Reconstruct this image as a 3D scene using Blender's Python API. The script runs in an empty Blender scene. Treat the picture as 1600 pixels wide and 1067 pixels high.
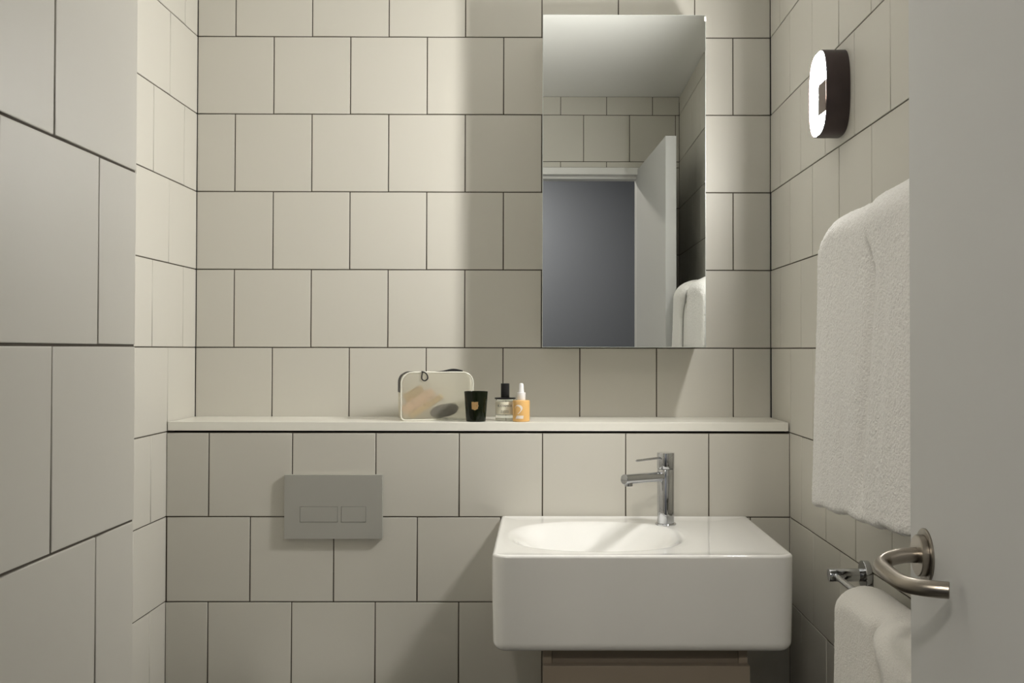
import bpy, math, random
from mathutils import Vector, Matrix, noise
random.seed(7)
PI = math.pi
C = bpy.context.scene
COL = C.collection

# ---------------------------------------------------------------- camera
H = 1.24                                   # eye height
cam_d = bpy.data.cameras.new('camera')
cam_d.sensor_width = 36.0
cam_d.lens = 1575.52 / 1600 * 36
cam_d.shift_x = -(853.966 - 800) / 1600
cam_d.shift_y = (520.363 - 533.5) / 1600
cam_d.clip_start = 0.02
cam = bpy.data.objects.new('camera', cam_d); COL.objects.link(cam)
Rw = Matrix(((0.99998634, -0.00491379, 0.00178062),
             (0.00488477, 0.99986088, 0.01594881),
             (-0.00185874, -0.0159399, 0.99987122)))   # rows: right, forward, up
r_, f_, u_ = Rw[0], Rw[1], Rw[2]
cam.matrix_world = Matrix(((r_[0], u_[0], -f_[0], 0), (r_[1], u_[1], -f_[1], 0),
                           (r_[2], u_[2], -f_[2], H), (0, 0, 0, 1)))
C.camera = cam

# ---------------------------------------------------------------- world, exposure, light levels
w = bpy.data.worlds.new('world'); C.world = w; w.use_nodes = True
w.node_tree.nodes['Background'].inputs[0].default_value = (0.5, 0.5, 0.55, 1)
w.node_tree.nodes['Background'].inputs[1].default_value = 0.02
C.view_settings.view_transform = 'Standard'
C.view_settings.look = 'None'
C.view_settings.gamma = 1.0
C.view_settings.use_curve_mapping = False
C.view_settings.exposure = 0.03
SCONCE = 335.0                              # emission of the wall light's diffuser
SCONCE_COL = (1.0, 0.975, 0.93, 1)
HALL_FILL = 135.0                                  # emission of the unseen fill light added in the hallway
HALL_FILL_COL = (1.0, 0.93, 0.83, 1)

# ---------------------------------------------------------------- dimensions
TH, TV = 0.202, 0.20506                     # tile pitch across and up
Z0 = H + 0.00326                            # a course line at eye height
XR, XL, XN = 0.6037, -0.9083, -0.4790       # right wall, left wall, near left wall
YB, YF, YN = 2.6516, 2.4507, 1.1917         # back wall, boxed-out wall, end of near left wall
YD, YH = 0.545, 0.44                        # door wall, room side and hall side
ZC = 2.35                                   # ceiling
ZS = 1.0625                                 # top of ledge shelf
OPL, OPR, OPT = -0.330, 0.4500, 2.0375      # door opening in the wall

# ---------------------------------------------------------------- materials
def mat(name, base, rough=0.5, metal=0.0, spec=0.5, coat=0.0, coat_rough=0.05, bump=None, bdist=0.001, trans=0.0, ior=1.45,
        var=None, emit=None, sheen=0.0):
    m = bpy.data.materials.new(name); m.use_nodes = True
    nt = m.node_tree; b = nt.nodes['Principled BSDF']
    b.inputs['Base Color'].default_value = (*base, 1)
    b.inputs['Roughness'].default_value = rough
    b.inputs['Metallic'].default_value = metal
    b.inputs['Specular IOR Level'].default_value = spec
    b.inputs['Coat Weight'].default_value = coat
    b.inputs['Coat Roughness'].default_value = coat_rough
    b.inputs['Transmission Weight'].default_value = trans
    b.inputs['IOR'].default_value = ior
    b.inputs['Sheen Weight'].default_value = sheen
    tc = nt.nodes.new('ShaderNodeTexCoord')
    if var:                                 # var = (scale, amount)
        n = nt.nodes.new('ShaderNodeTexNoise'); n.inputs['Scale'].default_value = var[0]; n.inputs['Detail'].default_value = 4
        nt.links.new(tc.outputs['Object'], n.inputs['Vector'])
        mx = nt.nodes.new('ShaderNodeMix'); mx.data_type = 'RGBA'
        mx.inputs[6].default_value = (*[c * (1 - var[1]) for c in base], 1)
        mx.inputs[7].default_value = (*[min(1, c * (1 + var[1])) for c in base], 1)
        nt.links.new(n.outputs['Fac'], mx.inputs[0]); nt.links.new(mx.outputs[2], b.inputs['Base Color'])
    if bump:                                # bump = (scale, strength, stretch)
        n = nt.nodes.new('ShaderNodeTexNoise'); n.inputs['Scale'].default_value = bump[0]; n.inputs['Detail'].default_value = 3
        mp = nt.nodes.new('ShaderNodeMapping'); mp.inputs['Scale'].default_value = bump[2] if len(bump) > 2 else (1, 1, 1)
        nt.links.new(tc.outputs['Object'], mp.inputs['Vector']); nt.links.new(mp.outputs[0], n.inputs['Vector'])
        bp = nt.nodes.new('ShaderNodeBump'); bp.inputs['Strength'].default_value = bump[1]; bp.inputs['Distance'].default_value = bdist
        nt.links.new(n.outputs['Fac'], bp.inputs['Height']); nt.links.new(bp.outputs[0], b.inputs['Normal'])
    if emit:
        b.inputs['Emission Color'].default_value = emit[0]; b.inputs['Emission Strength'].default_value = emit[1]
    return m

M_TILE = mat('glazed_tile', (0.63, 0.610, 0.550), rough=0.38, spec=0.25, bump=(9, 0.12), bdist=0.004, var=(2.3, 0.02))
M_GROUT = mat('grout', (0.085, 0.072, 0.055), rough=0.9, var=(60, 0.15))
M_CEIL = mat('ceiling_paint', (0.92, 0.92, 0.90), rough=0.85, bump=(400, 0.08))
M_FLOOR = mat('floor_stone', (0.050, 0.046, 0.038), rough=0.45, var=(6, 0.1))
M_DOOR = mat('door_paint', (0.66, 0.665, 0.66), rough=0.62, spec=0.3, bump=(260, 0.05))
M_FRAME = mat('frame_paint', (0.80, 0.80, 0.78), rough=0.4)
M_HALL = mat('hall_paint', (0.165, 0.178, 0.205), rough=0.8, bump=(300, 0.06))
M_SHELF = mat('shelf_stone', (0.89, 0.875, 0.80), rough=0.22, var=(30, 0.015))
M_CERAMIC = mat('white_ceramic', (0.91, 0.908, 0.885), rough=0.10, coat=0.5)
M_CHROME = mat('chrome', (0.56, 0.57, 0.59), rough=0.04, metal=1)
M_STEEL = mat('brushed_nickel', (0.36, 0.325, 0.28), rough=0.30, metal=1, bump=(90, 0.25, (1, 1, 12)), bdist=0.0005)
M_STEELD = mat('brushed_nickel_dark', (0.30, 0.275, 0.24), rough=0.36, metal=1, bump=(60, 0.3, (1, 14, 1)), bdist=0.0005)
M_PLATE = mat('satin_grey_metal', (0.44, 0.435, 0.40), rough=0.5, metal=0.2)
M_MIRROR = mat('mirror_silver', (0.91, 0.93, 0.915), rough=0.0, metal=1)
M_CABW = mat('cabinet_white', (0.72, 0.72, 0.70), rough=0.4)
M_EDGE = mat('mirror_edge', (0.70, 0.74, 0.72), rough=0.2, metal=0.3)
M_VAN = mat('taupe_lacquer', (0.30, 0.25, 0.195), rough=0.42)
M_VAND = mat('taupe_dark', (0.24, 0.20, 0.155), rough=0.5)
M_BRONZE = mat('dark_bronze', (0.085, 0.066, 0.066), rough=0.45, metal=0.6, var=(18, 0.3))
M_BRONZE2 = mat('brushed_bronze', (0.20, 0.155, 0.14), rough=0.4, metal=0.7, bump=(60, 0.2, (1, 1, 10)), bdist=0.0004)
M_GLOW = mat('lamp_diffuser', (0.9, 0.9, 0.9), rough=0.5, emit=(SCONCE_COL, SCONCE))
M_HFILL = mat('hall_fill_diffuser', (0.9, 0.9, 0.9), rough=0.5, emit=(HALL_FILL_COL, HALL_FILL))
M_BLACK = mat('matt_black', (0.012, 0.012, 0.013), rough=0.45)
M_BLACKS = mat('black_plastic', (0.018, 0.018, 0.02), rough=0.25)
M_CANDLE = mat('dark_green_glass', (0.006, 0.009, 0.003), rough=0.12, spec=0.3)
M_WAX = mat('wax', (0.55, 0.52, 0.42), rough=0.5)
M_GOLD = mat('gold_foil', (0.66, 0.42, 0.19), rough=0.35, metal=0.6)
M_GLASS = mat('clear_glass', (0.95, 0.97, 0.93), rough=0.02, trans=1.0, ior=1.45)
M_LABEL = mat('cream_label', (0.86, 0.82, 0.67), rough=0.6)
M_INK = mat('label_ink', (0.04, 0.04, 0.045), rough=0.7)
M_AMBER = mat('orange_liquid', (0.78, 0.47, 0.17), rough=0.25, coat=0.6)
M_WHITEP = mat('white_plastic', (0.86, 0.86, 0.86), rough=0.35)
M_PINKISH = mat('pale_print', (0.88, 0.80, 0.72), rough=0.5)
M_BEIGE = mat('beige_plastic', (0.75, 0.55, 0.27), rough=0.45)
M_PINK = mat('pale_pink_plastic', (0.80, 0.55, 0.38), rough=0.45)
M_SEAM = mat('milky_plastic', (0.78, 0.77, 0.68), rough=0.3)
M_TOWEL = mat('white_terry', (0.91, 0.90, 0.875), rough=0.95, sheen=0.4, bump=(260, 0.7), bdist=0.004)
M_TOWELG = mat('greige_terry', (0.84, 0.82, 0.77), rough=0.95, sheen=0.4, bump=(330, 0.6), bdist=0.003)

def frosted():
    m = bpy.data.materials.new('frosted_plastic'); m.use_nodes = True
    nt = m.node_tree; b = nt.nodes['Principled BSDF']; out = nt.nodes['Material Output']
    b.inputs['Base Color'].default_value = (0.95, 0.94, 0.88, 1); b.inputs['Roughness'].default_value = 0.58
    b.inputs['Transmission Weight'].default_value = 1.0; b.inputs['IOR'].default_value = 1.06
    t = nt.nodes.new('ShaderNodeBsdfTranslucent'); t.inputs[0].default_value = (0.9, 0.88, 0.78, 1)
    d = nt.nodes.new('ShaderNodeBsdfDiffuse'); d.inputs[0].default_value = (0.84, 0.82, 0.73, 1)
    a = nt.nodes.new('ShaderNodeMixShader'); a.inputs[0].default_value = 0.45
    nt.links.new(t.outputs[0], a.inputs[1]); nt.links.new(d.outputs[0], a.inputs[2])
    c = nt.nodes.new('ShaderNodeMixShader'); c.inputs[0].default_value = 0.60
    nt.links.new(a.outputs[0], c.inputs[1]); nt.links.new(b.outputs[0], c.inputs[2])
    nt.links.new(c.outputs[0], out.inputs[0])
    return m
M_FROST = frosted()

# ---------------------------------------------------------------- mesh collector
class MB:
    def __init__(s): s.v = []; s.f = []; s.m = []; s.s = []
    def add(s, vs, fs, mi=0, smooth=False):
        o = len(s.v); s.v += [tuple(v) for v in vs]
        for f in fs: s.f.append([i + o for i in f]); s.m.append(mi); s.s.append(smooth)
    def box(s, x0, x1, y0, y1, z0, z1, mi=0, bev=0.0, seg=3):
        if bev <= 0:
            v = [(x, y, z) for x in (x0, x1) for y in (y0, y1) for z in (z0, z1)]
            s.add(v, [(0, 1, 3, 2), (4, 6, 7, 5), (0, 4, 5, 1), (2, 3, 7, 6), (0, 2, 6, 4), (1, 5, 7, 3)], mi); return
        import bmesh
        bm = bmesh.new(); bmesh.ops.create_cube(bm, size=1)
        for v in bm.verts: v.co = Vector(((x0 + x1) / 2 + v.co.x * (x1 - x0), (y0 + y1) / 2 + v.co.y * (y1 - y0), (z0 + z1) / 2 + v.co.z * (z1 - z0)))
        bmesh.ops.bevel(bm, geom=bm.edges[:], offset=bev, segments=seg, profile=0.5, affect='EDGES')
        bm.verts.index_update(); bm.normal_update(); o = len(s.v); s.v += [tuple(v.co) for v in bm.verts]
        for f in bm.faces:
            s.f.append([v.index + o for v in f.verts]); s.m.append(mi); s.s.append(max(abs(c) for c in f.normal) < 0.999)
        bm.free()
    def rings(s, R, mi=0, smooth=True, closed=True, cap0=True, cap1=True):
        n = len(R[0]); vs = [p for r in R for p in r]; fs = []
        for i in range(len(R) - 1):
            for j in range(n if closed else n - 1):
                k = (j + 1) % n
                fs.append((i * n + j, i * n + k, (i + 1) * n + k, (i + 1) * n + j))
        if cap0: fs.append(list(range(n))[::-1])
        if cap1: fs.append([(len(R) - 1) * n + j for j in range(n)])
        s.add(vs, fs, mi, smooth)
    def lathe(s, prof, org=(0, 0, 0), axis=(0, 0, 1), n=48, mi=0, cap0=True, cap1=True):
        a = Vector(axis).normalized(); t = a.orthogonal().normalized(); b = a.cross(t); o = Vector(org)
        R = [[o + a * h + (t * math.cos(2 * PI * j / n) + b * math.sin(2 * PI * j / n)) * r for j in range(n)] for r, h in prof]
        s.rings(R, mi, True, True, cap0, cap1)
    def tube(s, pts, rad, n=24, mi=0, closed=False, flat=None):
        P = [Vector(p) for p in pts]; R = []; N = len(P)
        up = None
        for i in range(N):
            d = (P[(i + 1) % N] - P[i - 1]) if (closed or 0 < i < N - 1) else (P[1] - P[0] if i == 0 else P[-1] - P[-2])
            d.normalize()
            if up is None: up = d.orthogonal().normalized()
            up = (up - d * up.dot(d)).normalized(); b = d.cross(up)
            r = rad[i] if isinstance(rad, (list, tuple)) else rad
            R.append([P[i] + (up * math.cos(2 * PI * j / n) + b * math.sin(2 * PI * j / n)) * r for j in range(n)])
        if closed: R.append(R[0]); s.rings(R, mi, True, True, False, False)
        else: s.rings(R, mi)
    def build(s, name, mats, parent=None, loc=None, sharp=35):
        me = bpy.data.meshes.new(name); me.from_pydata(s.v, [], s.f)
        if not isinstance(mats, (list, tuple)): mats = [mats]
        for m in mats: me.materials.append(m)
        me.polygons.foreach_set('material_index', s.m); me.polygons.foreach_set('use_smooth', s.s)
        import bmesh
        bm = bmesh.new(); bm.from_mesh(me); bmesh.ops.recalc_face_normals(bm, faces=bm.faces[:])
        if sharp:
            for e in bm.edges:
                if len(e.link_faces) == 2 and e.calc_face_angle(0) > math.radians(sharp): e.smooth = False
        bm.to_mesh(me); bm.free(); me.update()
        o = bpy.data.objects.new(name, me); COL.objects.link(o)
        if parent: o.parent = parent
        if loc: o.location = loc
        return o

def tag(o, label=None, cat=None, group=None, kind=None):
    if label: o['label'] = label
    if cat: o['category'] = cat
    if group: o['group'] = group
    if kind: o['kind'] = kind
    return o
def empty(name, loc, label, cat, rz=0, group=None):
    o = bpy.data.objects.new(name, None); COL.objects.link(o); o.location = loc; o.rotation_euler.z = rz
    o.empty_display_size = 0.05
    return tag(o, label, cat, group)

# ---------------------------------------------------------------- tiled walls
def tiled(mb, org, ua, na, u0, u1, z0, z1, phase, odd_int=False, thick=0.10, hz=None):
    """tiles on the plane org + ua*u (u horizontal), facing na; even courses start a joint on phase, odd ones half a tile over"""
    O, U, N = Vector(org), Vector(ua), Vector(na)
    g, prot = 0.0014, 0.0022
    P = lambda u, z, d: O + U * u + N * d + Vector((0, 0, z))
    # backing with its own depth
    a = [P(u, z, d) for u in (u0, u1) for z in (z0, z1) for d in (-prot, -thick)]
    mb.add(a, [(0, 1, 3, 2), (4, 6, 7, 5), (0, 4, 5, 1), (2, 3, 7, 6), (0, 2, 6, 4), (1, 5, 7, 3)], 1)
    k0 = math.floor((z0 - Z0) / TV) - 1; k1 = math.ceil((z1 - Z0) / TV) + 1
    for k in range(k0, k1):
        a0, a1 = max(z0, Z0 + k * TV), min(z1, Z0 + (k + 1) * TV)
        if a1 - a0 < 0.006: continue
        integer = (k % 2 == 0) != odd_int
        ph = phase + (0 if integer else TH / 2)
        n0 = math.floor((u0 - ph) / TH) - 1; n1 = math.ceil((u1 - ph) / TH) + 1
        for n in range(n0, n1):
            b0, b1 = max(u0, ph + n * TH), min(u1, ph + (n + 1) * TH)
            if b1 - b0 < 0.006: continue
            t1, t2, t3 = (random.uniform(-1, 1) * 0.00018 for _ in range(3))
            uc, zc = (b0 + b1) / 2, (a0 + a1) / 2
            def ring(ins, d):
                r = []
                for (u, z) in ((b0 + g + ins, a0 + g + ins), (b1 - g - ins, a0 + g + ins), (b1 - g - ins, a1 - g - ins), (b0 + g + ins, a1 - g - ins)):
                    r.append(P(u, z, d + t1 * (u - uc) / 0.1 + t2 * (z - zc) / 0.1 + t3 * 0.4))
                return r
            R = [ring(0, -prot - 0.0005), ring(0, -0.0009), ring(0.0002, -0.0004), ring(0.0006, -0.00012), ring(0.0013, 0)]
            mb.rings(R, 0, True, True, False, False)
            o = len(mb.v); mb.v += [tuple(v) for v in R[-1]]; mb.f.append([o, o + 1, o + 2, o + 3]); mb.m.append(0); mb.s.append(False)

def wall(name, regions, **kw):
    mb = MB()
    for r in regions: tiled(mb, *r, **kw)
    o = mb.build(name, [M_TILE, M_GROUT], sharp=None); o['kind'] = 'structure'; return o

wall('wall_back', [((0, YB, 0), (1, 0, 0), (0, -1, 0), XL, XR, 1.0, ZC, -0.0004)])
wall('wall_boxed', [((0, YF, 0), (1, 0, 0), (0, -1, 0), XL, XR, 0.0, 1.0365, 0.0026)], thick=YB - YF - 0.001)
wall('wall_right', [((XR, 0, 0), (0, 1, 0), (-1, 0, 0), YD, YB, 0.0, ZC, 2.5455)])
wall('wall_left', [((XL, 0, 0), (0, 1, 0), (1, 0, 0), YN - 0.2, YB, 0.0, ZC, 2.5578)])
wall('wall_left_near', [((XN, 0, 0), (0, 1, 0), (1, 0, 0), YD, YN, 0.0, ZC, 0.9901, True),
                        ((0, YN, 0), (1, 0, 0), (0, 1, 0), XL, XN - 0.003, 0.0, ZC, XN - 0.003, False)])
wall('wall_front', [((0, YD, 0), (1, 0, 0), (0, 1, 0), XN, OPL, 0.0, OPT, 0.0819, True),
                    ((0, YD, 0), (1, 0, 0), (0, 1, 0), OPR, XR, 0.0, OPT, 0.0819, True),
                    ((0, YD, 0), (1, 0, 0), (0, 1, 0), XN, XR, OPT, ZC, 0.0819, True)])

mb = MB(); mb.box(-1.1, 0.8, YH - 0.02, 2.8, ZC, ZC + 0.1); tag(mb.build('ceiling', M_CEIL), kind='structure')
mb = MB(); mb.box(-1.7, 1.6, -1.6, 2.8, -0.1, 0); tag(mb.build('floor', M_FLOOR), kind='structure')
# hallway behind the camera
mb = MB(); mb.box(-1.7, 1.6, -1.6, -1.5, 0, 2.5); tag(mb.build('wall_hall_back', M_HALL), kind='structure')
mb = MB(); mb.box(-1.7, -1.6, -1.5, YH, 0, 2.5); tag(mb.build('wall_hall_left', M_HALL), kind='structure')
mb = MB(); mb.box(1.5, 1.6, -1.5, YH, 0, 2.5); tag(mb.build('wall_hall_right', M_HALL), kind='structure')
mb = MB()
mb.box(-1.6, OPL, YH - 0.02, YH + 0.004, 0, 2.5); mb.box(OPR, 1.5, YH - 0.02, YH + 0.004, 0, 2.5); mb.box(OPL, OPR, YH - 0.02, YH + 0.004, OPT, 2.5)
tag(mb.build('wall_hall_front', M_HALL), kind='structure')
mb = MB(); mb.box(-1.6, 1.5, -1.5, YH - 0.02, 2.5, 2.6); tag(mb.build('ceiling_hall', M_CEIL), kind='structure')
# door frame: jambs, head, stops
mb = MB()
fy0, fy1 = YH - 0.025, YD + 0.006
mb.box(OPL, OPL + 0.03, fy0, fy1, 0, OPT, bev=0.0015); mb.box(OPR - 0.031, OPR, fy0, YD - 0.022, 0, OPT, bev=0.0015)
mb.box(OPL, OPR, fy0, fy1, OPT - 0.031, OPT, bev=0.0015)
mb.box(OPL + 0.03, OPR - 0.03, fy0 + 0.02, YD - 0.045, OPT - 0.042, OPT - 0.031, bev=0.0015)
tag(mb.build('trim_1', M_FRAME), kind='structure')

# ---------------------------------------------------------------- ledge shelf
mb = MB(); mb.box(XL + 0.0025, XR - 0.0035, 2.4515, YB - 0.0005, 1.0412, ZS, bev=0.0008)
tag(mb.build('ledge_shelf', M_SHELF), 'long cream stone ledge shelf running wall to wall above the flush plate and basin', 'shelf')

# ---------------------------------------------------------------- door with lever handle
dx, dy = 0.4183 - 0.4567, 0.5287 - 1.2491
ang = math.atan2(-dx, dy) # leaf swings from its free edge towards the hinge
door = bpy.data.objects.new('door_1', None); COL.objects.link(door)
door.location = (0.4567, 1.2491, 0)
L = math.hypot(dx, dy)
e1 = Vector((dx, dy, 0)) / L                # along the leaf, towards the hinge
e2 = Vector((-e1.y, e1.x, 0))               # into the leaf (towards the right wall)
if e2.x < 0: e2 = -e2
# local frame: x = through the leaf, y = from free edge back toward hinge
door.matrix_world = Matrix(((e2.x, -e1.x, 0, 0.4567), (e2.y, -e1.y, 0, 1.2491), (0, 0, 1, 0), (0, 0, 0, 1)))
tag(door, 'open pale grey painted door leaf with nickel lever handle, filling the right edge', 'door', kind='structure')
mb = MB(); mb.box(0, 0.0402, -L, 0, 0.008, 2.029, bev=0.0012)
tag(mb.build('door_leaf', M_DOOR, door), kind='structure')
def bez(P, n=10):
    """smooth path through control polygon P (Catmull-Rom)"""
    P = [Vector(p) for p in P]; Q = [P[0] * 2 - P[1]] + P + [P[-1] * 2 - P[-2]]; out = []
    for i in range(1, len(Q) - 2):
        for k in range(n):
            t = k / n; a, b, c, d = Q[i - 1:i + 3]
            out.append(0.5 * ((2 * b) + (c - a) * t + (2 * a - 5 * b + 4 * c - d) * t * t + (3 * b - a - 3 * c + d) * t ** 3))
    return out + [P[-1]]
RZ = 0.9975; RY = 1.1915 - 1.2491
def handle(sign, x0):
    X = lambda d: x0 - sign * d
    ax = (-sign, 0, 0)
    mb = MB(); mb.lathe([(0.0318, 0.0), (0.0318, 0.0018), (0.031, 0.0026), (0.0262, 0.0026)], (x0, RY, RZ), ax, 64)
    rose = tag(mb.build('rose_plate', M_STEELD, door), 'round brushed nickel rose plate')
    mb = MB(); mb.lathe([(0.0232, 0.0022), (0.0242, 0.0030), (0.0242, 0.0098), (0.0232, 0.0108), (0.0105, 0.0108)], (x0, RY, RZ), ax, 64)
    tag(mb.build('rose_boss', M_STEEL, door), 'raised brushed nickel boss')
    c = RY + 0.004
    c = RY + 0.002
    path = [(X(0.009), c, RZ), (X(0.022), c, RZ - 0.0005), (X(0.036), c, RZ - 0.003), (X(0.046), c - 0.002, RZ - 0.006), (X(0.0535), c - 0.010, RZ - 0.009), (X(0.0562), c - 0.024, RZ - 0.0105),
            (X(0.0560), c - 0.050, RZ - 0.0120), (X(0.0545), c - 0.078, RZ - 0.0130), (X(0.0500), c - 0.095, RZ - 0.0133), (X(0.0400), c - 0.107, RZ - 0.0133), (X(0.0270), c - 0.1145, RZ - 0.0133), (X(0.0135), c - 0.1195, RZ - 0.0133)]
    pts = bez(path, 8)
    mb = MB(); mb.tube([pts[0] * 1.02 - pts[1] * 0.02] + pts + [pts[-1] + (pts[-1] - pts[-2]).normalized() * 0.0006], [0.0088] + [0.0091] * len(pts) + [0.0082], 32)
    tag(mb.build('lever', M_STEEL, door), 'curved brushed nickel lever')
handle(1, 0.0)
mb = MB(); mb.lathe([(0.026, 0.0), (0.026, 0.006), (0.0245, 0.0075), (0.009, 0.0075), (0.009, 0.035)], (0.0402, RY, RZ), (1, 0, 0), 40)
mb.tube([(0.0402 + 0.035 - 0.006, RY + 0.006, RZ), (0.0402 + 0.035 - 0.006, RY - 0.11, RZ)], 0.009)
mb.build('outer_lever', M_STEEL, door)

# ---------------------------------------------------------------- mirror cabinet
mcx0, mcx1, mcy, mcz0, mcz1 = 0.0013, 0.4048, 2.48, 1.2446, 2.0673
cab = empty('mirror_cabinet', ((mcx0 + mcx1) / 2, YB, mcz0), 'tall frameless mirrored bathroom cabinet on the tiled wall above the basin', 'mirror cabinet')
cx = (mcx0 + mcx1) / 2
mb = MB(); mb.box(mcx0 + 0.001 - cx, mcx1 - 0.001 - cx, mcy + 0.020 - YB, -0.0002, 0.0015, mcz1 - mcz0 - 0.0015, bev=0.001)
mb.build('body', M_CABW, cab)
mb = MB(); mb.box(mcx0 - cx, mcx1 - cx, mcy + 0.0005 - YB, mcy + 0.0185 - YB, 0, mcz1 - mcz0, bev=0.0006)
md = mb.build('door', M_EDGE, cab)
mb = MB(); X0, X1, ZZ = mcx0 + 0.0012 - cx, mcx1 - 0.0012 - cx, mcz1 - mcz0 - 0.0012
mb.box(X0, X1, mcy - YB, mcy + 0.003 - YB, 0.0012, ZZ)
mb.build('mirror_glass', M_MIRROR, md)
mb = MB(); mb.box(mcx1 - 0.004 - cx, mcx1 + 0.0012 - cx, mcy - 0.0006 - YB, mcy + 0.012 - YB, mcz1 - mcz0 - 0.016, mcz1 - mcz0 - 0.004, bev=0.0005)
mb.build('hinge_bumper', M_WHITEP, cab)

# ---------------------------------------------------------------- basin
def rrect(cx, cy, hx, hy, r, n_c=12, n_s=(26, 20), rb=None):
    """closed outline, counter-clockwise from the right side's bottom; rb = radius of the two back corners"""
    rb = r if rb is None else rb
    pts = []
    cs = [(hx, -hy, r, -90), (hx, hy, rb, 0), (-hx, hy, rb, 90), (-hx, -hy, r, 180)]
    arcs = []
    for sx, sy, rr, a0 in cs:
        ox, oy = sx - math.copysign(rr, sx), sy - math.copysign(rr, sy)
        arcs.append([(cx + ox + rr * math.cos(math.radians(a0 + 90 * i / n_c)), cy + oy + rr * math.sin(math.radians(a0 + 90 * i / n_c))) for i in range(n_c + 1)])
    for i in range(4):
        a = arcs[i]; b = arcs[(i + 1) % 4]; pts += a
        ns = n_s[1] if i % 2 == 0 else n_s[0]
        for k in range(1, ns): t = k / ns; pts.append((a[-1][0] + (b[0][0] - a[-1][0]) * t, a[-1][1] + (b[0][1] - a[-1][1]) * t))
    return pts
bx0, bx1, by0, by1, bz0, bz1 = -0.0972, 0.4985, 1.9800, YF - 0.0003, 0.6450, 0.8365
bcx, bcy, bhx, bhy = (bx0 + bx1) / 2, (by0 + by1) / 2, (bx1 - bx0) / 2, (by1 - by0) / 2
basin = empty('wash_basin', (bcx, by1, bz0), 'large rectangular white ceramic wall-hung wash basin with a soft oval bowl', 'basin')
NC, NS = 12, (44, 34)
def brr(ins, r, rb=0.008): return rrect(bcx, bcy, bhx - ins, bhy - ins, max(0.004, r - ins), NC, NS, rb=max(0.002, rb - ins))
R = []
# underside centre to rim
R.append([(bcx + (x - bcx) * 0.02, bcy + (y - bcy) * 0.02, bz0) for x, y in brr(0, 0.022)])
R.append([(bcx + (x - bcx) * 0.6, bcy + (y - bcy) * 0.6, bz0) for x, y in brr(0, 0.022)])
rbt = 0.020
for i in range(9):
    a = PI / 2 * i / 8; ins = rbt * (1 - math.sin(a)) + 0.002; R.append([(x, y, bz0 + rbt * (1 - math.cos(a))) for x, y in brr(ins, 0.030)])
R.append([(x, y, bz0 + 0.09) for x, y in brr(0.0006, 0.029)])
R.append([(x, y, bz1 - 0.03) for x, y in brr(0, 0.028)])
rt = 0.0065
for i in range(9):
    a = PI / 2 * i / 8; ins = rt * (1 - math.cos(a)); R.append([(x, y, bz1 - rt * (1 - math.sin(a))) for x, y in brr(ins, 0.028)])
outer = brr(rt, 0.028)
# bowl outline: a squashed oval to the left
ecx, ecy, eax, eay = 0.120, 2.205, 0.193, 0.178
def bowl_pt(px, py, s):
    d = Vector((px - ecx, py - ecy)); d.normalize()
    n = 2.35
    k = 1.0 / ((abs(d.x) / eax) ** n + (abs(d.y) / eay) ** n) ** (1 / n)
    return ecx + d.x * k * s, ecy + d.y * k * s
for t in (0.04, 0.12, 0.5, 0.9):            # rim dips a hair inside its front lip, then falls gently to the bowl
    R.append([(x + (bowl_pt(x, y, 1)[0] - x) * t, y + (bowl_pt(x, y, 1)[1] - y) * t, bz1 - 0.0022 * min(1, t / 0.12)) for x, y in outer])
def depth(s):
    # smooth shoulder at the edge, round floor
    t = min(1, max(0, (1.0 - s) / 0.80)); return 0.105 * (t * t * (3 - 2 * t)) ** 0.85
for s in (1.0, .985, .97, .95, .92, .88, .83, .78, .72, .66, .6, .54, .48, .42, .36, .3, .2, .1, .05):
    R.append([(*bowl_pt(x, y, s), bz1 - 0.0022 - depth(s)) for x, y in outer])
mb = MB(); mb.rings([[(x - bcx, y - by1, z - bz0) for x, y, z in r] for r in R])
mb.build('basin_body', M_CERAMIC, basin, sharp=None)
mb = MB(); mb.lathe([(0.022, 0), (0.022, 0.002), (0.019, 0.004), (0.0, 0.004)], (ecx - bcx, ecy - by1, bz1 - 0.0022 - 0.105 - bz0 + 0.0006), n=40, cap1=False)
mb.build('waste', M_CHROME, basin)

# ---------------------------------------------------------------- mixer tap
TX, TY, TZ = 0.2885, 2.344, bz1 - 0.0022
tap = empty('mixer_tap', (TX, TY, TZ), 'chrome pillar mixer tap standing on the rear deck of the white basin', 'tap')
mb = MB(); mb.lathe([(0.0245, 0), (0.0245, 0.0022), (0.0235, 0.0034), (0.0195, 0.0034)], n=64); mb.build('base_ring', M_CHROME, tap)
mb = MB(); mb.lathe([(0.0196, 0.002), (0.0196, 0.1275), (0.0190, 0.1285), (0.0180, 0.1287)], n=96); mb.build('body', M_CHROME, tap)
mb = MB(); mb.lathe([(0.0180, 0.1290), (0.0198, 0.1296), (0.0201, 0.1304), (0.0201, 0.1650), (0.0195, 0.1662), (0.0, 0.1664)], n=96, cap1=False)
head = mb.build('head', M_CHROME, tap)
DV = Vector((-0.745, -0.667, 0)).normalized()
mb = MB(); mb.tube([DV * 0.012 + Vector((0, 0, 0.1555)), DV * 0.098 + Vector((0, 0, 0.1545)), DV * 0.1005 + Vector((0, 0, 0.1545))], [0.0026, 0.0026, 0.0018], 20)
mb.build('lever', M_CHROME, tap)
mb = MB(); a = DV * 0.010 + Vector((0, 0, 0.1090)); b = DV * 0.139 + Vector((0, 0, 0.1170))
b = DV * 0.139 + Vector((0, 0, 0.1155)); a = DV * 0.010 + Vector((0, 0, 0.1120))
dd = (b - a).normalized()
mb.tube([a, b, b + dd * 0.0008, b + dd * 0.0009], [0.0112, 0.0112, 0.0104, 0.0095], 64)
sp = mb.build('spout', M_CHROME, tap)
mb = MB(); q = b - dd * 0.014
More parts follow.
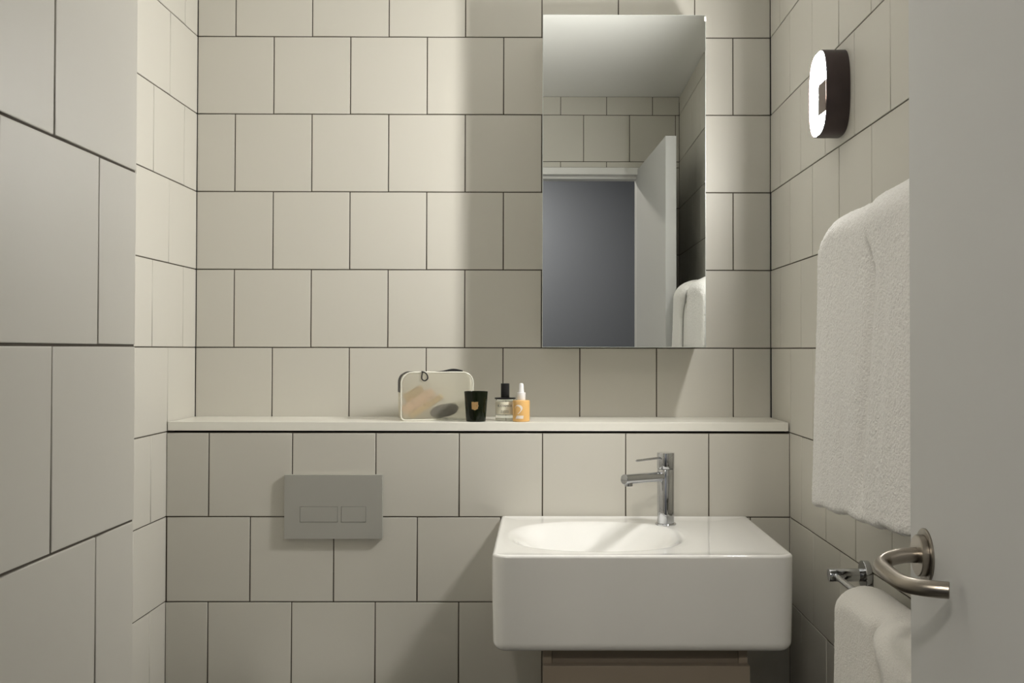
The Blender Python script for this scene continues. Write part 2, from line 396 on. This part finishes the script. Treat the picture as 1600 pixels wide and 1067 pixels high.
mb.lathe([(0.0085, -0.0155), (0.0092, -0.0150), (0.0092, -0.006)], q, (0, 0, 1), 40); mb.build('aerator', M_CHROME, sp)

# ---------------------------------------------------------------- vanity cabinet
vx0, vx1 = 0.0034, 0.4141
van = empty('vanity_cabinet', ((vx0 + vx1) / 2, YF, 0.15), 'taupe lacquered vanity cabinet with a recessed finger pull, tucked below the white basin', 'cabinet')
vc = (vx0 + vx1) / 2
def vb(x0, x1, y0, y1, z0, z1, name, m, bev=0.001):
    mb = MB(); mb.box(x0 - vc, x1 - vc, y0 - YF, y1 - YF, z0 - 0.15, z1 - 0.15, bev=bev); return mb.build(name, m, van)
vb(vx0, vx0 + 0.0185, 2.031, YF - 0.0005, 0.15, 0.6445, 'side_panel', M_VAN)
vb(vx1 - 0.0175, vx1, 2.031, YF - 0.0005, 0.15, 0.6445, 'side_panel', M_VAN)
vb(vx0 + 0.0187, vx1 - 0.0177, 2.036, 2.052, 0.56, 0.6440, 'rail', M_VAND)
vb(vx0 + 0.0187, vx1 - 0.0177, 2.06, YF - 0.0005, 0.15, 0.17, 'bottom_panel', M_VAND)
vb(vx0 + 0.001, vx1 + 0.0015, 2.0125, 2.0303, 0.15, 0.6110, 'drawer_front', M_VAN, 0.0012)

# ---------------------------------------------------------------- flush plate
fpx0, fpx1, fpz0, fpz1 = -0.6190, -0.3832, 0.7825, 0.9360
fpc, fpz = (fpx0 + fpx1) / 2, fpz0
fp = empty('flush_plate', (fpc, YF, fpz), 'flat grey dual flush plate with two rectangular buttons on the lower tiled wall', 'flush plate')
T = -0.0125
Y = lambda d: T + d
bt = [(-0.5813, -0.4903), (-0.4822, -0.4223)]; bz = (0.8222, 0.8603); gp = 0.0007
mb = MB()
# a plate made of strips around the two button openings
xs = [fpx0, bt[0][0], bt[0][1], bt[1][0], bt[1][1], fpx1]
for i in range(5):
    if i in (1, 3):
        mb.box(xs[i] - fpc, xs[i + 1] - fpc, T, -0.0003, 0, bz[0] - fpz); mb.box(xs[i] - fpc, xs[i + 1] - fpc, T, -0.0003, bz[1] - fpz, fpz1 - fpz)
        mb.box(xs[i] - fpc, xs[i + 1] - fpc, T + 0.003, -0.0003, bz[0] - fpz, bz[1] - fpz)
    else: mb.box(xs[i] - fpc, xs[i + 1] - fpc, T, -0.0003, 0, fpz1 - fpz)
mb.build('cover', M_PLATE, fp)
for a, b in bt:
    mb = MB(); mb.box(a + gp - fpc, b - gp - fpc, T - 0.0006, T + 0.0029, bz[0] + gp - fpz, bz[1] - gp - fpz, bev=0.0004); mb.build('button', M_PLATE, fp)

# ---------------------------------------------------------------- toilet below the plate
wc = empty('toilet', (fpc, YF, 0.0), 'white wall-hung toilet with closed lid, under the grey flush plate', 'toilet')
def dring(hw, y0, y1, z, n=28, taper=1.0):
    """D-shaped outline: flat at the wall (y0), round towards the room (y1)"""
    pts = []; k = hw * 1.25
    for i in range(n + 1):
        a = PI * i / n; pts.append((-hw * math.cos(a), y1 + k - k * math.sin(a) ** 0.9, z))
    return [(-hw * taper, y0, z)] + pts + [(hw * taper, y0, z)]
mb = MB(); mb.rings([dring(0.085, -0.004, -0.28, 0.085), dring(0.115, -0.004, -0.34, 0.10), dring(0.150, -0.004, -0.43, 0.18), dring(0.172, -0.004, -0.50, 0.28), dring(0.178, -0.004, -0.53, 0.385), dring(0.176, -0.004, -0.528, 0.394)])
mb.build('pan', M_CERAMIC, wc)
mb = MB(); mb.rings([dring(0.176, -0.075, -0.528, 0.395), dring(0.180, -0.072, -0.533, 0.398), dring(0.180, -0.072, -0.533, 0.406), dring(0.178, -0.075, -0.530, 0.409)])
mb.build('seat', M_WHITEP, wc)
mb = MB(); mb.rings([dring(0.177, -0.060, -0.529, 0.4105), dring(0.181, -0.058, -0.534, 0.413), dring(0.181, -0.058, -0.534, 0.424), dring(0.176, -0.063, -0.528, 0.430), dring(0.10, -0.12, -0.42, 0.432)])
mb.build('lid', M_WHITEP, wc)

# ---------------------------------------------------------------- wall light
LY, LZ = 2.027, 1.7555
LHY, LHZ = 0.0645, 0.0855
lamp = empty('wall_light', (XR, LY, LZ), 'glowing rounded wall light with dark bronze rim on the right-hand tiled wall', 'wall light')
def superell(hy, hz, n=2.9, N=96):
    out = []
    for i in range(N):
        a = 2 * PI * i / N; c, s = math.cos(a), math.sin(a)
        out.append((math.copysign(abs(c) ** (2 / n), c) * hy, math.copysign(abs(s) ** (2 / n), s) * hz))
    return out
def lring(ins, x): return [(x, a, b) for a, b in superell(LHY - ins, LHZ - ins)]
D = -0.0475
mb = MB(); mb.rings([lring(0, -0.0004), lring(0, D + 0.0012), lring(0.0004, D + 0.0003), lring(0.0012, D), lring(0.0022, D + 0.0003), lring(0.0024, D + 0.0060), lring(0.0024, -0.002)], cap0=True, cap1=True)
mb.build('rim', M_BRONZE, lamp)
mb = MB(); mb.rings([lring(0.0026, D + 0.009), lring(0.0026, D + 0.0030), lring(0.004, D + 0.0022), lring(0.007, D + 0.0020)])
mb.build('diffuser', M_GLOW, lamp)
mb = MB(); mb.box(D - 0.0008, D + 0.0030, -0.0605, -0.0080, 1.7085 - LZ, 1.7715 - LZ, bev=0.0008)
mb.build('centre_plate', M_BRONZE2, lamp)

# ---------------------------------------------------------------- towel rails
def rail(z, label):
    t = empty('towel_rail', (XR, 1.864, z), label, 'towel rail')
    bx = -0.0625
    for y in (0, -0.600):
        mb = MB(); mb.lathe([(0.0262, 0.0004), (0.0266, 0.0012), (0.0266, 0.0105), (0.0258, 0.0115), (0.011, 0.0115)], (0, y, 0), (-1, 0, 0), 64)
        rs = mb.build('rosette', M_CHROME, t)
        mb = MB(); mb.lathe([(0.0115, 0.0100), (0.0118, 0.011), (0.0118, 0.0722), (0.0112, 0.0733), (0.0, 0.0735)], (0, y, 0), (-1, 0, 0), 48, cap1=False)
        mb.build('post', M_CHROME, t)
    mb = MB(); mb.tube([(bx, -0.003, 0), (bx, -0.597, 0)], 0.0055, 32); mb.build('bar', M_CHROME, t)
rail(0.8245, 'lower chrome towel rail with round wall rosette, behind the door handle')
rail(1.4470, 'upper chrome towel rail on the right wall, covered by the big white towel')

# ---------------------------------------------------------------- towels
def sweep(mb, y_far, y_near, path, th, zbf, zbn, seed, tilt=0.0, res=0.0030, fuzz=0.0011, folds=0.0015, hump=None, ytaper=0.0, endp=9, edge=None, groove=None):
    """flat cushion section swept along the drape path [(x,z)...]; first point is the front hem"""
    P = [Vector((a, 0, b)) for a, b in path]
    # resample
    seg = [0]
    for i in range(1, len(P)): seg.append(seg[-1] + (P[i] - P[i - 1]).length)
    Ltot = seg[-1]; n = int(Ltot / res); S = []
    j = 0
    for k in range(n + 1):
        d = Ltot * k / n
        while j < len(seg) - 2 and seg[j + 1] < d: j += 1
        t = (d - seg[j]) / max(1e-9, seg[j + 1] - seg[j]); S.append((P[j].lerp(P[j + 1], t), d))
    W = y_far - y_near; ny = max(8, int(W / res)); hN = []
    for i in range(ny + 1): hN.append((1 - 2 * i / ny, +1))
    nend = 5
    prof = []
    for i in range(ny + 1):
        c = math.cos(PI * i / ny); c = 0.82 * (1 - 2 * i / ny) + 0.18 * c
        prof.append((c, (max(0, 1 - abs(c) ** endp)) ** 0.5))
    ring = [(c, h) for c, h in prof] + [(c, -h) for c, h in prof[-2:0:-1]]
    R = []
    for k, (p, d) in enumerate(S):
        a = S[max(0, k - 1)][0]; b = S[min(n, k + 1)][0]; tg = (b - a).normalized(); nr = Vector((-tg.z, 0, tg.x))  # outward on the front leg = -x
        e = max(0.0, min(d, Ltot - d)); es = (1 - (1 - min(1, e / (th * 0.5))) ** 2) ** 0.5 if e < th * 0.5 else 1
        es = max(0.02, es)
        top = min(1, d / Ltot * 2.2)
        r = []
        for c, h in ring:
            yy = (y_far + y_near) / 2 + c * W / 2
            zfix = 0
            if d < Ltot * 0.55:                # hem slope on the front leg
                u = 1 - d / (Ltot * 0.55); f = (1 - c) / 2
                zfix = (zbf + (zbn - zbf) * f + 0.0025 * math.sin(yy * 47 + seed)) * u * u
            # belly folds that deepen towards the hem
            fo = folds * (math.sin((yy * 36) + seed * 1.7) + 0.25 * math.sin(yy * 83 + seed)) * (0.25 + 0.55 * (1 - min(1, d / (Ltot * 0.5))))
            q = p + nr * (h * th / 2 * es + fo)
            q.y = yy + tilt * (1 - min(1, d / (Ltot * 0.45))) + ytaper * c * (1 - min(1, d / (Ltot * 0.45)))
            if edge: q.y += edge(d / Ltot) * (1 + c) / 2
            if groove and h > 0: q -= nr * groove(q.y, d / Ltot)
            if hump: q.z += hump(q.y, d / Ltot) * min(1, max(0, (d / Ltot - 0.12) / 0.25))
            q.z += zfix
            nz = noise.noise(Vector((q.x * 260 + seed, q.y * 260, q.z * 260))) + 0.6 * noise.noise(Vector((q.x * 95, q.y * 95 + seed, q.z * 95)))
            q += nr * (nz * fuzz * (1 if h >= 0 else -1)); q.y += noise.noise(Vector((q.y * 230, q.z * 230, seed))) * fuzz * (1.3 if abs(c) > 0.97 else 0.2)
            r.append(q)
        R.append(r)
    o0 = len(mb.v); mb.rings(R, cap0=False, cap1=False); m = len(ring)
    for base in (o0, o0 + (len(R) - 1) * m):      # close both hems with a strip across the thickness
        for i in range(ny):
            a, b, c_, d_ = i, i + 1, (m - i - 1) % m, (m - i) % m
            f = []
            for q in (a, b, c_, d_):
                if base + q not in f: f.append(base + q)
            if len(f) > 2: mb.f.append(f); mb.m.append(0); mb.s.append(True)
def ramp(a, b, x): x = min(1, max(0, (x - a) / (b - a))); return x * x * (3 - 2 * x)
def drape(xf0, xf1, xb, zb, zr, zf, r_top, zback, nx=16):
    """front leg from (xf0, zf) up to (xf1, ..), over an arch that peaks at zr, back leg down at xb"""
    xc = (xf1 + xb) / 2; rx = (xb - xf1) / 2
    pts = [(xf0 + (xf1 - xf0) * min(1, i / 9 * 1.05), zf + (zr - r_top - zf) * i / 10) for i in range(10)]
    for i in range(nx + 1):
        a = PI - PI * i / nx; pts.append((xc + rx * math.cos(a), zr - r_top + r_top * math.sin(a)))
    pts.append((xb, zback)); return pts

mb = MB()
def humpA(y, s): return -0.0045 * math.exp(-((y - 1.535) / 0.035) ** 2) - 0.020 * max(0, (y - 1.745) / 0.10) ** 2 - 0.008*max(0,(y-1.69)/0.1)**2
pA = drape(0.4965, 0.5055, 0.578, 0, 1.4660, 0.9770, 0.038, 1.02)
sweep(mb, 1.832, 1.410, pA, 0.022, -0.020, 0.008, 1.3, folds=0.0026, hump=humpA, tilt=0.012,
      groove=lambda y, s: 0.0120 * math.exp(-((y - 1.500 - 0.045 * (1 - ramp(0.05, 0.42, s))) / 0.020) ** 2) * (1 - ramp(0.44, 0.50, s)) * ramp(0.0, 0.08, s))
pB = drape(0.4740, 0.4875, 0.5865, 0, 1.4690, 0.990, 0.046, 1.03)
def humpB(y, s): return -0.010 * max(0, (y - 1.47) / 0.06) ** 2
sweep(mb, 1.530, 1.290, pB, 0.026, -0.004, 0.012, 5.1, endp=5, folds=0.0036, hump=humpB,
      edge=lambda s: -0.085 * (1 - ramp(0.36, 0.49, s)) + 0.025 * (1 - ramp(0.05, 0.40, s)))
o = mb.build('bath_towel', M_TOWEL, sharp=None)
tag(o, 'thick white terry bath towel hanging folded over the upper rail beside the door', 'towel')
mb = MB()
pA = drape(0.5030, 0.5090, 0.573, 0, 0.8400, 0.44, 0.030, 0.47)
def humpC(y, s): return -0.016 * max(0, (y - 1.64) / 0.09) ** 2
sweep(mb, 1.742, 1.390, pA, 0.020, 0, 0, 2.2, folds=0.0010, fuzz=0.0008, hump=humpC,
      groove=lambda y, s: 0.0135 * math.exp(-((y - 1.515) / 0.019) ** 2) * (1 - ramp(0.44, 0.50, s)))
pB = drape(0.4730, 0.4870, 0.583, 0, 0.8440, 0.45, 0.040, 0.47)
def humpD(y, s): return -0.016 * max(0, (y - 1.44) / 0.065) ** 2
sweep(mb, 1.513, 1.290, pB, 0.028, 0, 0, 7.7, endp=4, folds=0.0026, fuzz=0.0008, hump=humpD,
      edge=lambda s: -0.090 * (1 - ramp(0.38, 0.49, s)))
o = mb.build('hand_towel', M_TOWELG, sharp=None)
tag(o, 'off-white hand towel draped over the lower chrome rail under the door handle', 'towel')

# ---------------------------------------------------------------- things on the ledge
def text_mesh(txt, size, depth=0.0002):
    cu = bpy.data.curves.new('lettering', 'FONT'); cu.body = txt; cu.size = size; cu.extrude = depth; cu.align_x = 'CENTER'; cu.resolution_u = 6
    ob = bpy.data.objects.new('lettering', cu); COL.objects.link(ob)
    bpy.context.view_layer.update()
    me = bpy.data.meshes.new_from_object(ob.evaluated_get(bpy.context.evaluated_depsgraph_get()))
    bpy.data.objects.remove(ob); bpy.data.curves.remove(cu)
    return me
def wrap_text(txt, size, z, rad, name, m, parent, rot=0.0, sx=1.0, z_of=None):
    """lettering bent around a cylinder of radius rad facing -y"""
    me = text_mesh(txt, size)
    for v in me.vertices:
        x, y, d = v.co; a = x * sx / rad + rot; r = rad + 0.0001 + max(0, d)
        v.co = (math.sin(a) * r, -math.cos(a) * r, z + y)
    me.name = name
    me.materials.clear(); me.materials.append(m)
    o = bpy.data.objects.new(name, me); COL.objects.link(o); o.parent = parent; return o

# candle
t = empty('candle', (-0.1610, 2.482, ZS), 'dark green glass candle tumbler with a small gold crest, next to the frosted pouch', 'candle')
mb = MB(); mb.lathe([(0.021, 0.0), (0.0236, 0.0006), (0.0242, 0.002), (0.0292, 0.0725), (0.0290, 0.0736), (0.0280, 0.0736), (0.0274, 0.0725), (0.0262, 0.055)], n=80, cap1=False)
mb.lathe([(0.0262, 0.055), (0.0235, 0.010), (0.0, 0.010)], n=80, cap0=False, cap1=False)
mb.build('tumbler', M_CANDLE, t)
mb = MB(); mb.lathe([(0.0226, 0.012), (0.0252, 0.052), (0.0, 0.0522)], n=64, cap1=False); wx = mb.build('wax', M_WAX, t)
mb = MB(); mb.tube([(0, 0, 0.052), (0.0005, 0, 0.060)], 0.0009, 8); mb.build('wick', M_BLACK, t)
mb = MB()
shp = [(-0.0082, 0.0095), (-0.0070, 0.0088), (-0.0035, 0.0092), (0, 0.0084), (0.0035, 0.0092), (0.0070, 0.0088), (0.0084, 0.0095), (0.0080, 0.004), (0.0086, 0.001), (0.0096, -0.001), (0.0080, -0.003), (0.0078, -0.0075), (0.0045, -0.0092),
       (0.0, -0.0112), (-0.0045, -0.0095), (-0.0080, -0.0088), (-0.0083, 0)]
shp = [(x * 0.98, z * 1.0) for x, z in shp]
def on_cup(x, z, e):
    zz = 0.0400 + z; r = 0.0242 + (0.0292 - 0.0242) * (zz - 0.002) / 0.0705 + e; a = x / r; return (math.sin(a) * r, -math.cos(a) * r, zz)
n = len(shp); vs = [on_cup(x, z, 0.0003) for x, z in shp] + [on_cup(x, z, -0.0004) for x, z in shp] + [on_cup(0, 0, 0.0004)]
mb.add(vs, [(i, (i + 1) % n, 2 * n) for i in range(n)] + [(i, (i + 1) % n, n + (i + 1) % n, n + i) for i in range(n)])
g = mb.build('crest_label', M_GOLD, t, sharp=None); g['label'] = 'small gold foil crest'
g.rotation_euler.z = -0.04

# perfume bottle
t = empty('perfume_bottle', (-0.0905, 2.512, ZS), 'round clear glass perfume bottle with black cap and cream lettered label', 'bottle')
mb = MB(); mb.lathe([(0.021, 0), (0.0235, 0.001), (0.0243, 0.003), (0.0243, 0.0125), (0.0236, 0.0135), (0.0238, 0.0145), (0.0238, 0.0515), (0.0225, 0.0530), (0.0, 0.0530)], n=80, cap1=False)
mb.build('glass', M_GLASS, t)
mb = MB()
N = 40; a0 = 1.38
r = 0.02415; vs = []
for i in range(N + 1):
    a = -a0 + 2 * a0 * i / N
    for rr, z in ((r, 0.0165), (r, 0.0475), (r - 0.0003, 0.0475), (r - 0.0003, 0.0165)): vs.append((math.sin(a) * rr, -math.cos(a) * rr, z))
fs = []
for i in range(N):
    for q in range(4): fs.append((i * 4 + q, i * 4 + (q + 1) % 4, (i + 1) * 4 + (q + 1) % 4, (i + 1) * 4 + q))
fs += [(0, 1, 2, 3), (N * 4 + 3, N * 4 + 2, N * 4 + 1, N * 4)]
mb.add(vs, fs, 0, True); lb = mb.build('label', M_LABEL, t, sharp=40)
mb = MB(); mb.lathe([(0.0255, 0.0536), (0.0262, 0.0541), (0.0262, 0.0563), (0.0255, 0.0568), (0.0, 0.0568)], n=64, cap1=False); mb.build('collar', M_BLACK, t)
mb = MB(); mb.lathe([(0.0102, 0.0568), (0.0106, 0.0575), (0.0106, 0.0915), (0.0101, 0.0922), (0.0, 0.0923)], n=56, cap1=False); mb.build('cap', M_BLACK, t)
wrap_text('EL COSMICO', 0.0072, 0.0352, r, 'lettering', M_INK, lb, rot=0.0, sx=0.92)
wrap_text('D.S. & DURGA', 0.0030, 0.0240, r, 'lettering', M_INK, lb, rot=0.0, sx=1.0)
wrap_text('EAU DE PARFUM', 0.0028, 0.0205, r, 'lettering', M_INK, lb, rot=0.0, sx=1.0)

# dropper bottle
t = empty('dropper_bottle', (-0.0497, 2.480, ZS), 'small orange serum bottle with white dropper top and a big pale numeral', 'bottle')
mb = MB(); mb.lathe([(0.018, 0), (0.0200, 0.0006), (0.0212, 0.0022), (0.0213, 0.0500), (0.0205, 0.0520), (0.0170, 0.0531), (0.0, 0.0531)], n=72, cap1=False)
gl = mb.build('bottle_body', M_AMBER, t)
mb = MB(); mb.lathe([(0.0100, 0.0531), (0.0104, 0.0538), (0.0104, 0.0705), (0.0099, 0.0712), (0.0, 0.0712)], n=56, cap1=False); mb.build('dropper_collar', M_WHITEP, t)
mb = MB(); mb.lathe([(0.0066, 0.0712), (0.0064, 0.0745), (0.0059, 0.0800), (0.0056, 0.0890), (0.0046, 0.0925), (0.0025, 0.0938), (0.0, 0.0940)], n=40, cap1=False); mb.build('dropper_bulb', M_WHITEP, t)
# numeral 2 with a heavy bowl, thin neck and a bar foot
N = 32; mb = MB()
def bent(x, z, e=0.00025): rr = 0.0213 + e; a = (x - 0.0012) / rr; return (math.sin(a) * rr, -math.cos(a) * rr, z)
cl = bez([(-0.0150, 0, 0.0335), (-0.0125, 0, 0.0385), (-0.0060, 0, 0.0400), (0.0010, 0, 0.0365), (0.0022, 0, 0.0305), (-0.0015, 0, 0.0245), (-0.0072, 0, 0.0192)], 8)
L1, L2 = [], []
for i, p in enumerate(cl):
    q = i / (len(cl) - 1); d = (cl[min(i + 1, len(cl) - 1)] - cl[max(i - 1, 0)]).normalized(); nx, nz = -d.z, d.x
    wd = 0.0005 + 0.0024 * math.exp(-((q - 0.50) / 0.22) ** 2)
    L1.append((p.x + nx * wd, p.z + nz * wd)); L2.append((p.x - nx * wd, p.z - nz * wd))
vs = [bent(*p) for p in L1] + [bent(*p) for p in L2]; n = len(L1)
mb.add(vs, [(i, i + 1, n + 1 + i, n + i) for i in range(n - 1)])
bar = [(-0.0135, 0.0080), (0.0065, 0.0080), (0.0075, 0.0155), (-0.0098, 0.0155)]
for i in range(8):
    a, b = i / 8, (i + 1) / 8
    lo = lambda t: (bar[0][0] + (bar[1][0] - bar[0][0]) * t, bar[0][1]); hi = lambda t: (bar[3][0] + (bar[2][0] - bar[3][0]) * t, bar[3][1])
    mb.add([bent(*lo(a)), bent(*lo(b)), bent(*hi(b)), bent(*hi(a))], [(0, 1, 2, 3)])
mb.build('numeral', M_PINKISH, gl, sharp=None)

# frosted pouch
pr = math.radians(15)
pw, ph, pd = 0.184, 0.121, 0.042
pc = Vector((-0.348, 2.490, ZS)) + Vector((math.cos(pr) * pw / 2 - math.sin(pr) * pd / 2, math.sin(pr) * pw / 2 + math.cos(pr) * pd / 2, 0))
pouch = empty('toiletry_pouch', pc, 'frosted see-through toiletry pouch with black zip, standing on the ledge', 'pouch', rz=pr)
def prr(ins, y, r=0.026, rbot=0.010, N=8):
    hx = pw / 2 - ins; z0, z1 = ins, ph - ins; out = []
    cs = [(hx, z0, rbot, -90), (hx, z1, r, 0), (-hx, z1, r, 90), (-hx, z0, rbot, 180)]
    for i, (cx_, cz_, rr, a0) in enumerate(cs):
        ox = cx_ - math.copysign(rr, cx_); oz = z0 + rr if i in (0, 3) else z1 - rr
        for k in range(N + 1):
            a = math.radians(a0 + 90 * k / N); out.append((ox + rr * math.cos(a), y, oz + rr * math.sin(a)))
        nxt = [(hx, z1 - r), (-hx + r, z1), (-hx, z0 + rbot), (hx - rbot, z0)][i]; last = out[-1]
        for k in range(1, 10): t = k / 10; out.append((last[0] + (nxt[0] - last[0]) * t, y, last[2] + (nxt[1] - last[2]) * t))
    return out
mb = MB(); h = pd / 2
Rg = []
def scl(r, s, y): return [(x * s, y, ph * 0.5 + (z - ph * 0.5) * s) for x, _, z in r]
base = prr(0.0015, 0)
Rg += [scl(base, 0.02, -h - 0.0032), scl(base, 0.4, -h - 0.0028), scl(base, 0.75, -h - 0.0015), scl(base, 0.93, -h - 0.0002), scl(base, 0.985, -h + 0.0008), scl(base, 1.0, -h + 0.003)]
Rg += [scl(base, 1.0, 0), scl(base, 1.0, h - 0.003), scl(base, 0.985, h - 0.0008), scl(base, 0.9, h), scl(base, 0.4, h + 0.002), scl(base, 0.02, h + 0.002)]
mb.rings(Rg); mb.build('frosted_shell', M_FROST, pouch, sharp=None)
for y in (-h, h):
    mb = MB(); mb.tube(prr(0.0019, y), 0.0017, 10, closed=True); mb.build('seam', M_SEAM, pouch)
# zip tape lying over the gusset: left side, top, right shoulder
mb = MB(); pth = []
out = [p for p in prr(0.0, 0)]
path = []
for k in range(0, 6): path.append((-pw / 2 - 0.0004, 0.070 + (ph - 0.026 - 0.070) * k / 5, 0.0))
for k in range(1, 9):
    a = math.radians(180 - 90 * k / 8); path.append((-pw / 2 + 0.026 + 0.0264 * math.cos(a), ph - 0.026 + 0.0264 * math.sin(a), 0))
x0_ = -pw / 2 + 0.026; x1_ = pw / 2 - 0.026
for k in range(1, 25):
    t_ = k / 24; x = x0_ + (x1_ - x0_) * t_; bumpz = 0.0062 * math.exp(-((t_ - 0.83) / 0.17) ** 2) - 0.0035 * math.exp(-((t_ - 0.30) / 0.20) ** 2)
    path.append((x, ph + 0.0006 + bumpz, 0))
vs = []; fs = []
for i, (x, z, _) in enumerate(path):
    side = i < 10
    half = 0.0190 if i < 12 else (0.0190 + (0.008 - 0.0190) * min(1, (i - 12) / 5))
    lump = max(0.0, z - ph - 0.0006) if i > 13 else 0.0
    thk = 0.0012 + 0.9 * lump
    for y, low in ((-half, 0), (half * 0.9, 0), (half * 0.9, 1), (-half, 1)):
        vs.append((x + (0.0012 * low if side else 0) - 0.0012 * (1 if side else 0), y, z - (thk * low if not side else 0)))
for i in range(len(path) - 1):
    for q in range(4): fs.append((i * 4 + q, i * 4 + (q + 1) % 4, (i + 1) * 4 + (q + 1) % 4, (i + 1) * 4 + q))
fs += [(0, 1, 2, 3), (len(vs) - 1, len(vs) - 2, len(vs) - 3, len(vs) - 4)]
mb.add(vs, fs); tag(mb.build('zip', M_BLACK, pouch), 'black zip tape')
lx, lz = -0.0345, 0.1105
loop = [(lx - 0.003, -h - 0.0035, ph + 0.0005), (lx - 0.0052, -h - 0.0045, lz), (lx - 0.0046, -h - 0.0048, lz - 0.008), (lx + 0.002, -h - 0.0050, lz - 0.0115), (lx + 0.009, -h - 0.0048, lz - 0.007), (lx + 0.0085, -h - 0.0045, lz + 0.001), (lx + 0.003, -h - 0.004, lz + 0.008), (lx - 0.006, -h - 0.0036, ph + 0.0008)]
mb = MB(); mb.tube(bez(loop, 6), 0.0016, 12); mb.build('zip_pull', M_BLACK, pouch)
def in_pouch(x, y, z):
    v = Matrix.Rotation(pr, 4, 'Z') @ Vector((x, y, z)); return pc + v
def capsule(name, a, b, r, m, label, cat, rnd=0.5):
    mb = MB(); A, B = Vector(a), Vector(b); d = (B - A); Ln = d.length; d.normalize(); e = r * rnd
    n = 8
    prof = [(r * math.sin(PI / 2 * i / n) if i else 0.0002, e * (1 - math.cos(PI / 2 * i / n))) for i in range(n + 1)]
    prof += [(max(0.0002, r * math.cos(PI / 2 * i / n)), Ln - e + e * math.sin(PI / 2 * i / n)) for i in range(0, n + 1)]
    mb.lathe(prof, A, d, 32)
    c = (A + B) / 2
    mb.v = [(x - c.x, y - c.y, z - c.z) for x, y, z in mb.v]
    ob = mb.build(name, m, loc=in_pouch(*c), sharp=None); ob.rotation_euler.z = pr
    return tag(ob, label, cat)
capsule('cosmetic_tube', (-0.084, -0.003, 0.0225), (-0.006, -0.003, 0.072), 0.0120, M_PINK, 'upper pale pink tube lying slanted inside the frosted pouch', 'tube')
capsule('cosmetic_tube', (-0.066, -0.004, 0.0095), (0.016, -0.004, 0.060), 0.0072, M_BEIGE, 'lower yellowish beige tube lying slanted inside the frosted pouch', 'tube')
capsule('round_compact', (-0.016, -0.003, 0.0165), (0.056, -0.003, 0.0300), 0.0158, M_BLACK, 'dark rounded compact blurred inside the right of the frosted pouch', 'compact', rnd=1.7)
mb = MB(); mb.box(-0.026, 0.026, -0.0035, 0.0035, -0.020, 0.020, bev=0.002)
o = mb.build('flat_packet', M_BEIGE, loc=in_pouch(-0.050, 0.0135, 0.058)); o.rotation_euler = (0, -0.5, pr)
tag(o, 'pale beige packet standing behind the tubes inside the frosted pouch', 'packet')

# ---------------------------------------------------------------- added hallway fill, an unseen disc brightening hall and room
t = empty('hall_fill_light', (-0.45, -0.80, 2.5), 'round white fill light added out of view in the hallway outside the open door', 'added fill light')
mb = MB(); mb.lathe([(0.16, 0), (0.16, -0.03), (0.155, -0.035), (0.150, -0.035)], n=48); mb.build('fill_base', M_WHITEP, t)
mb = MB(); mb.lathe([(0.148, -0.0352), (0.146, -0.045), (0.12, -0.055), (0.0, -0.060)], n=48, cap1=False); mb.build('fill_shade', M_HFILL, t)
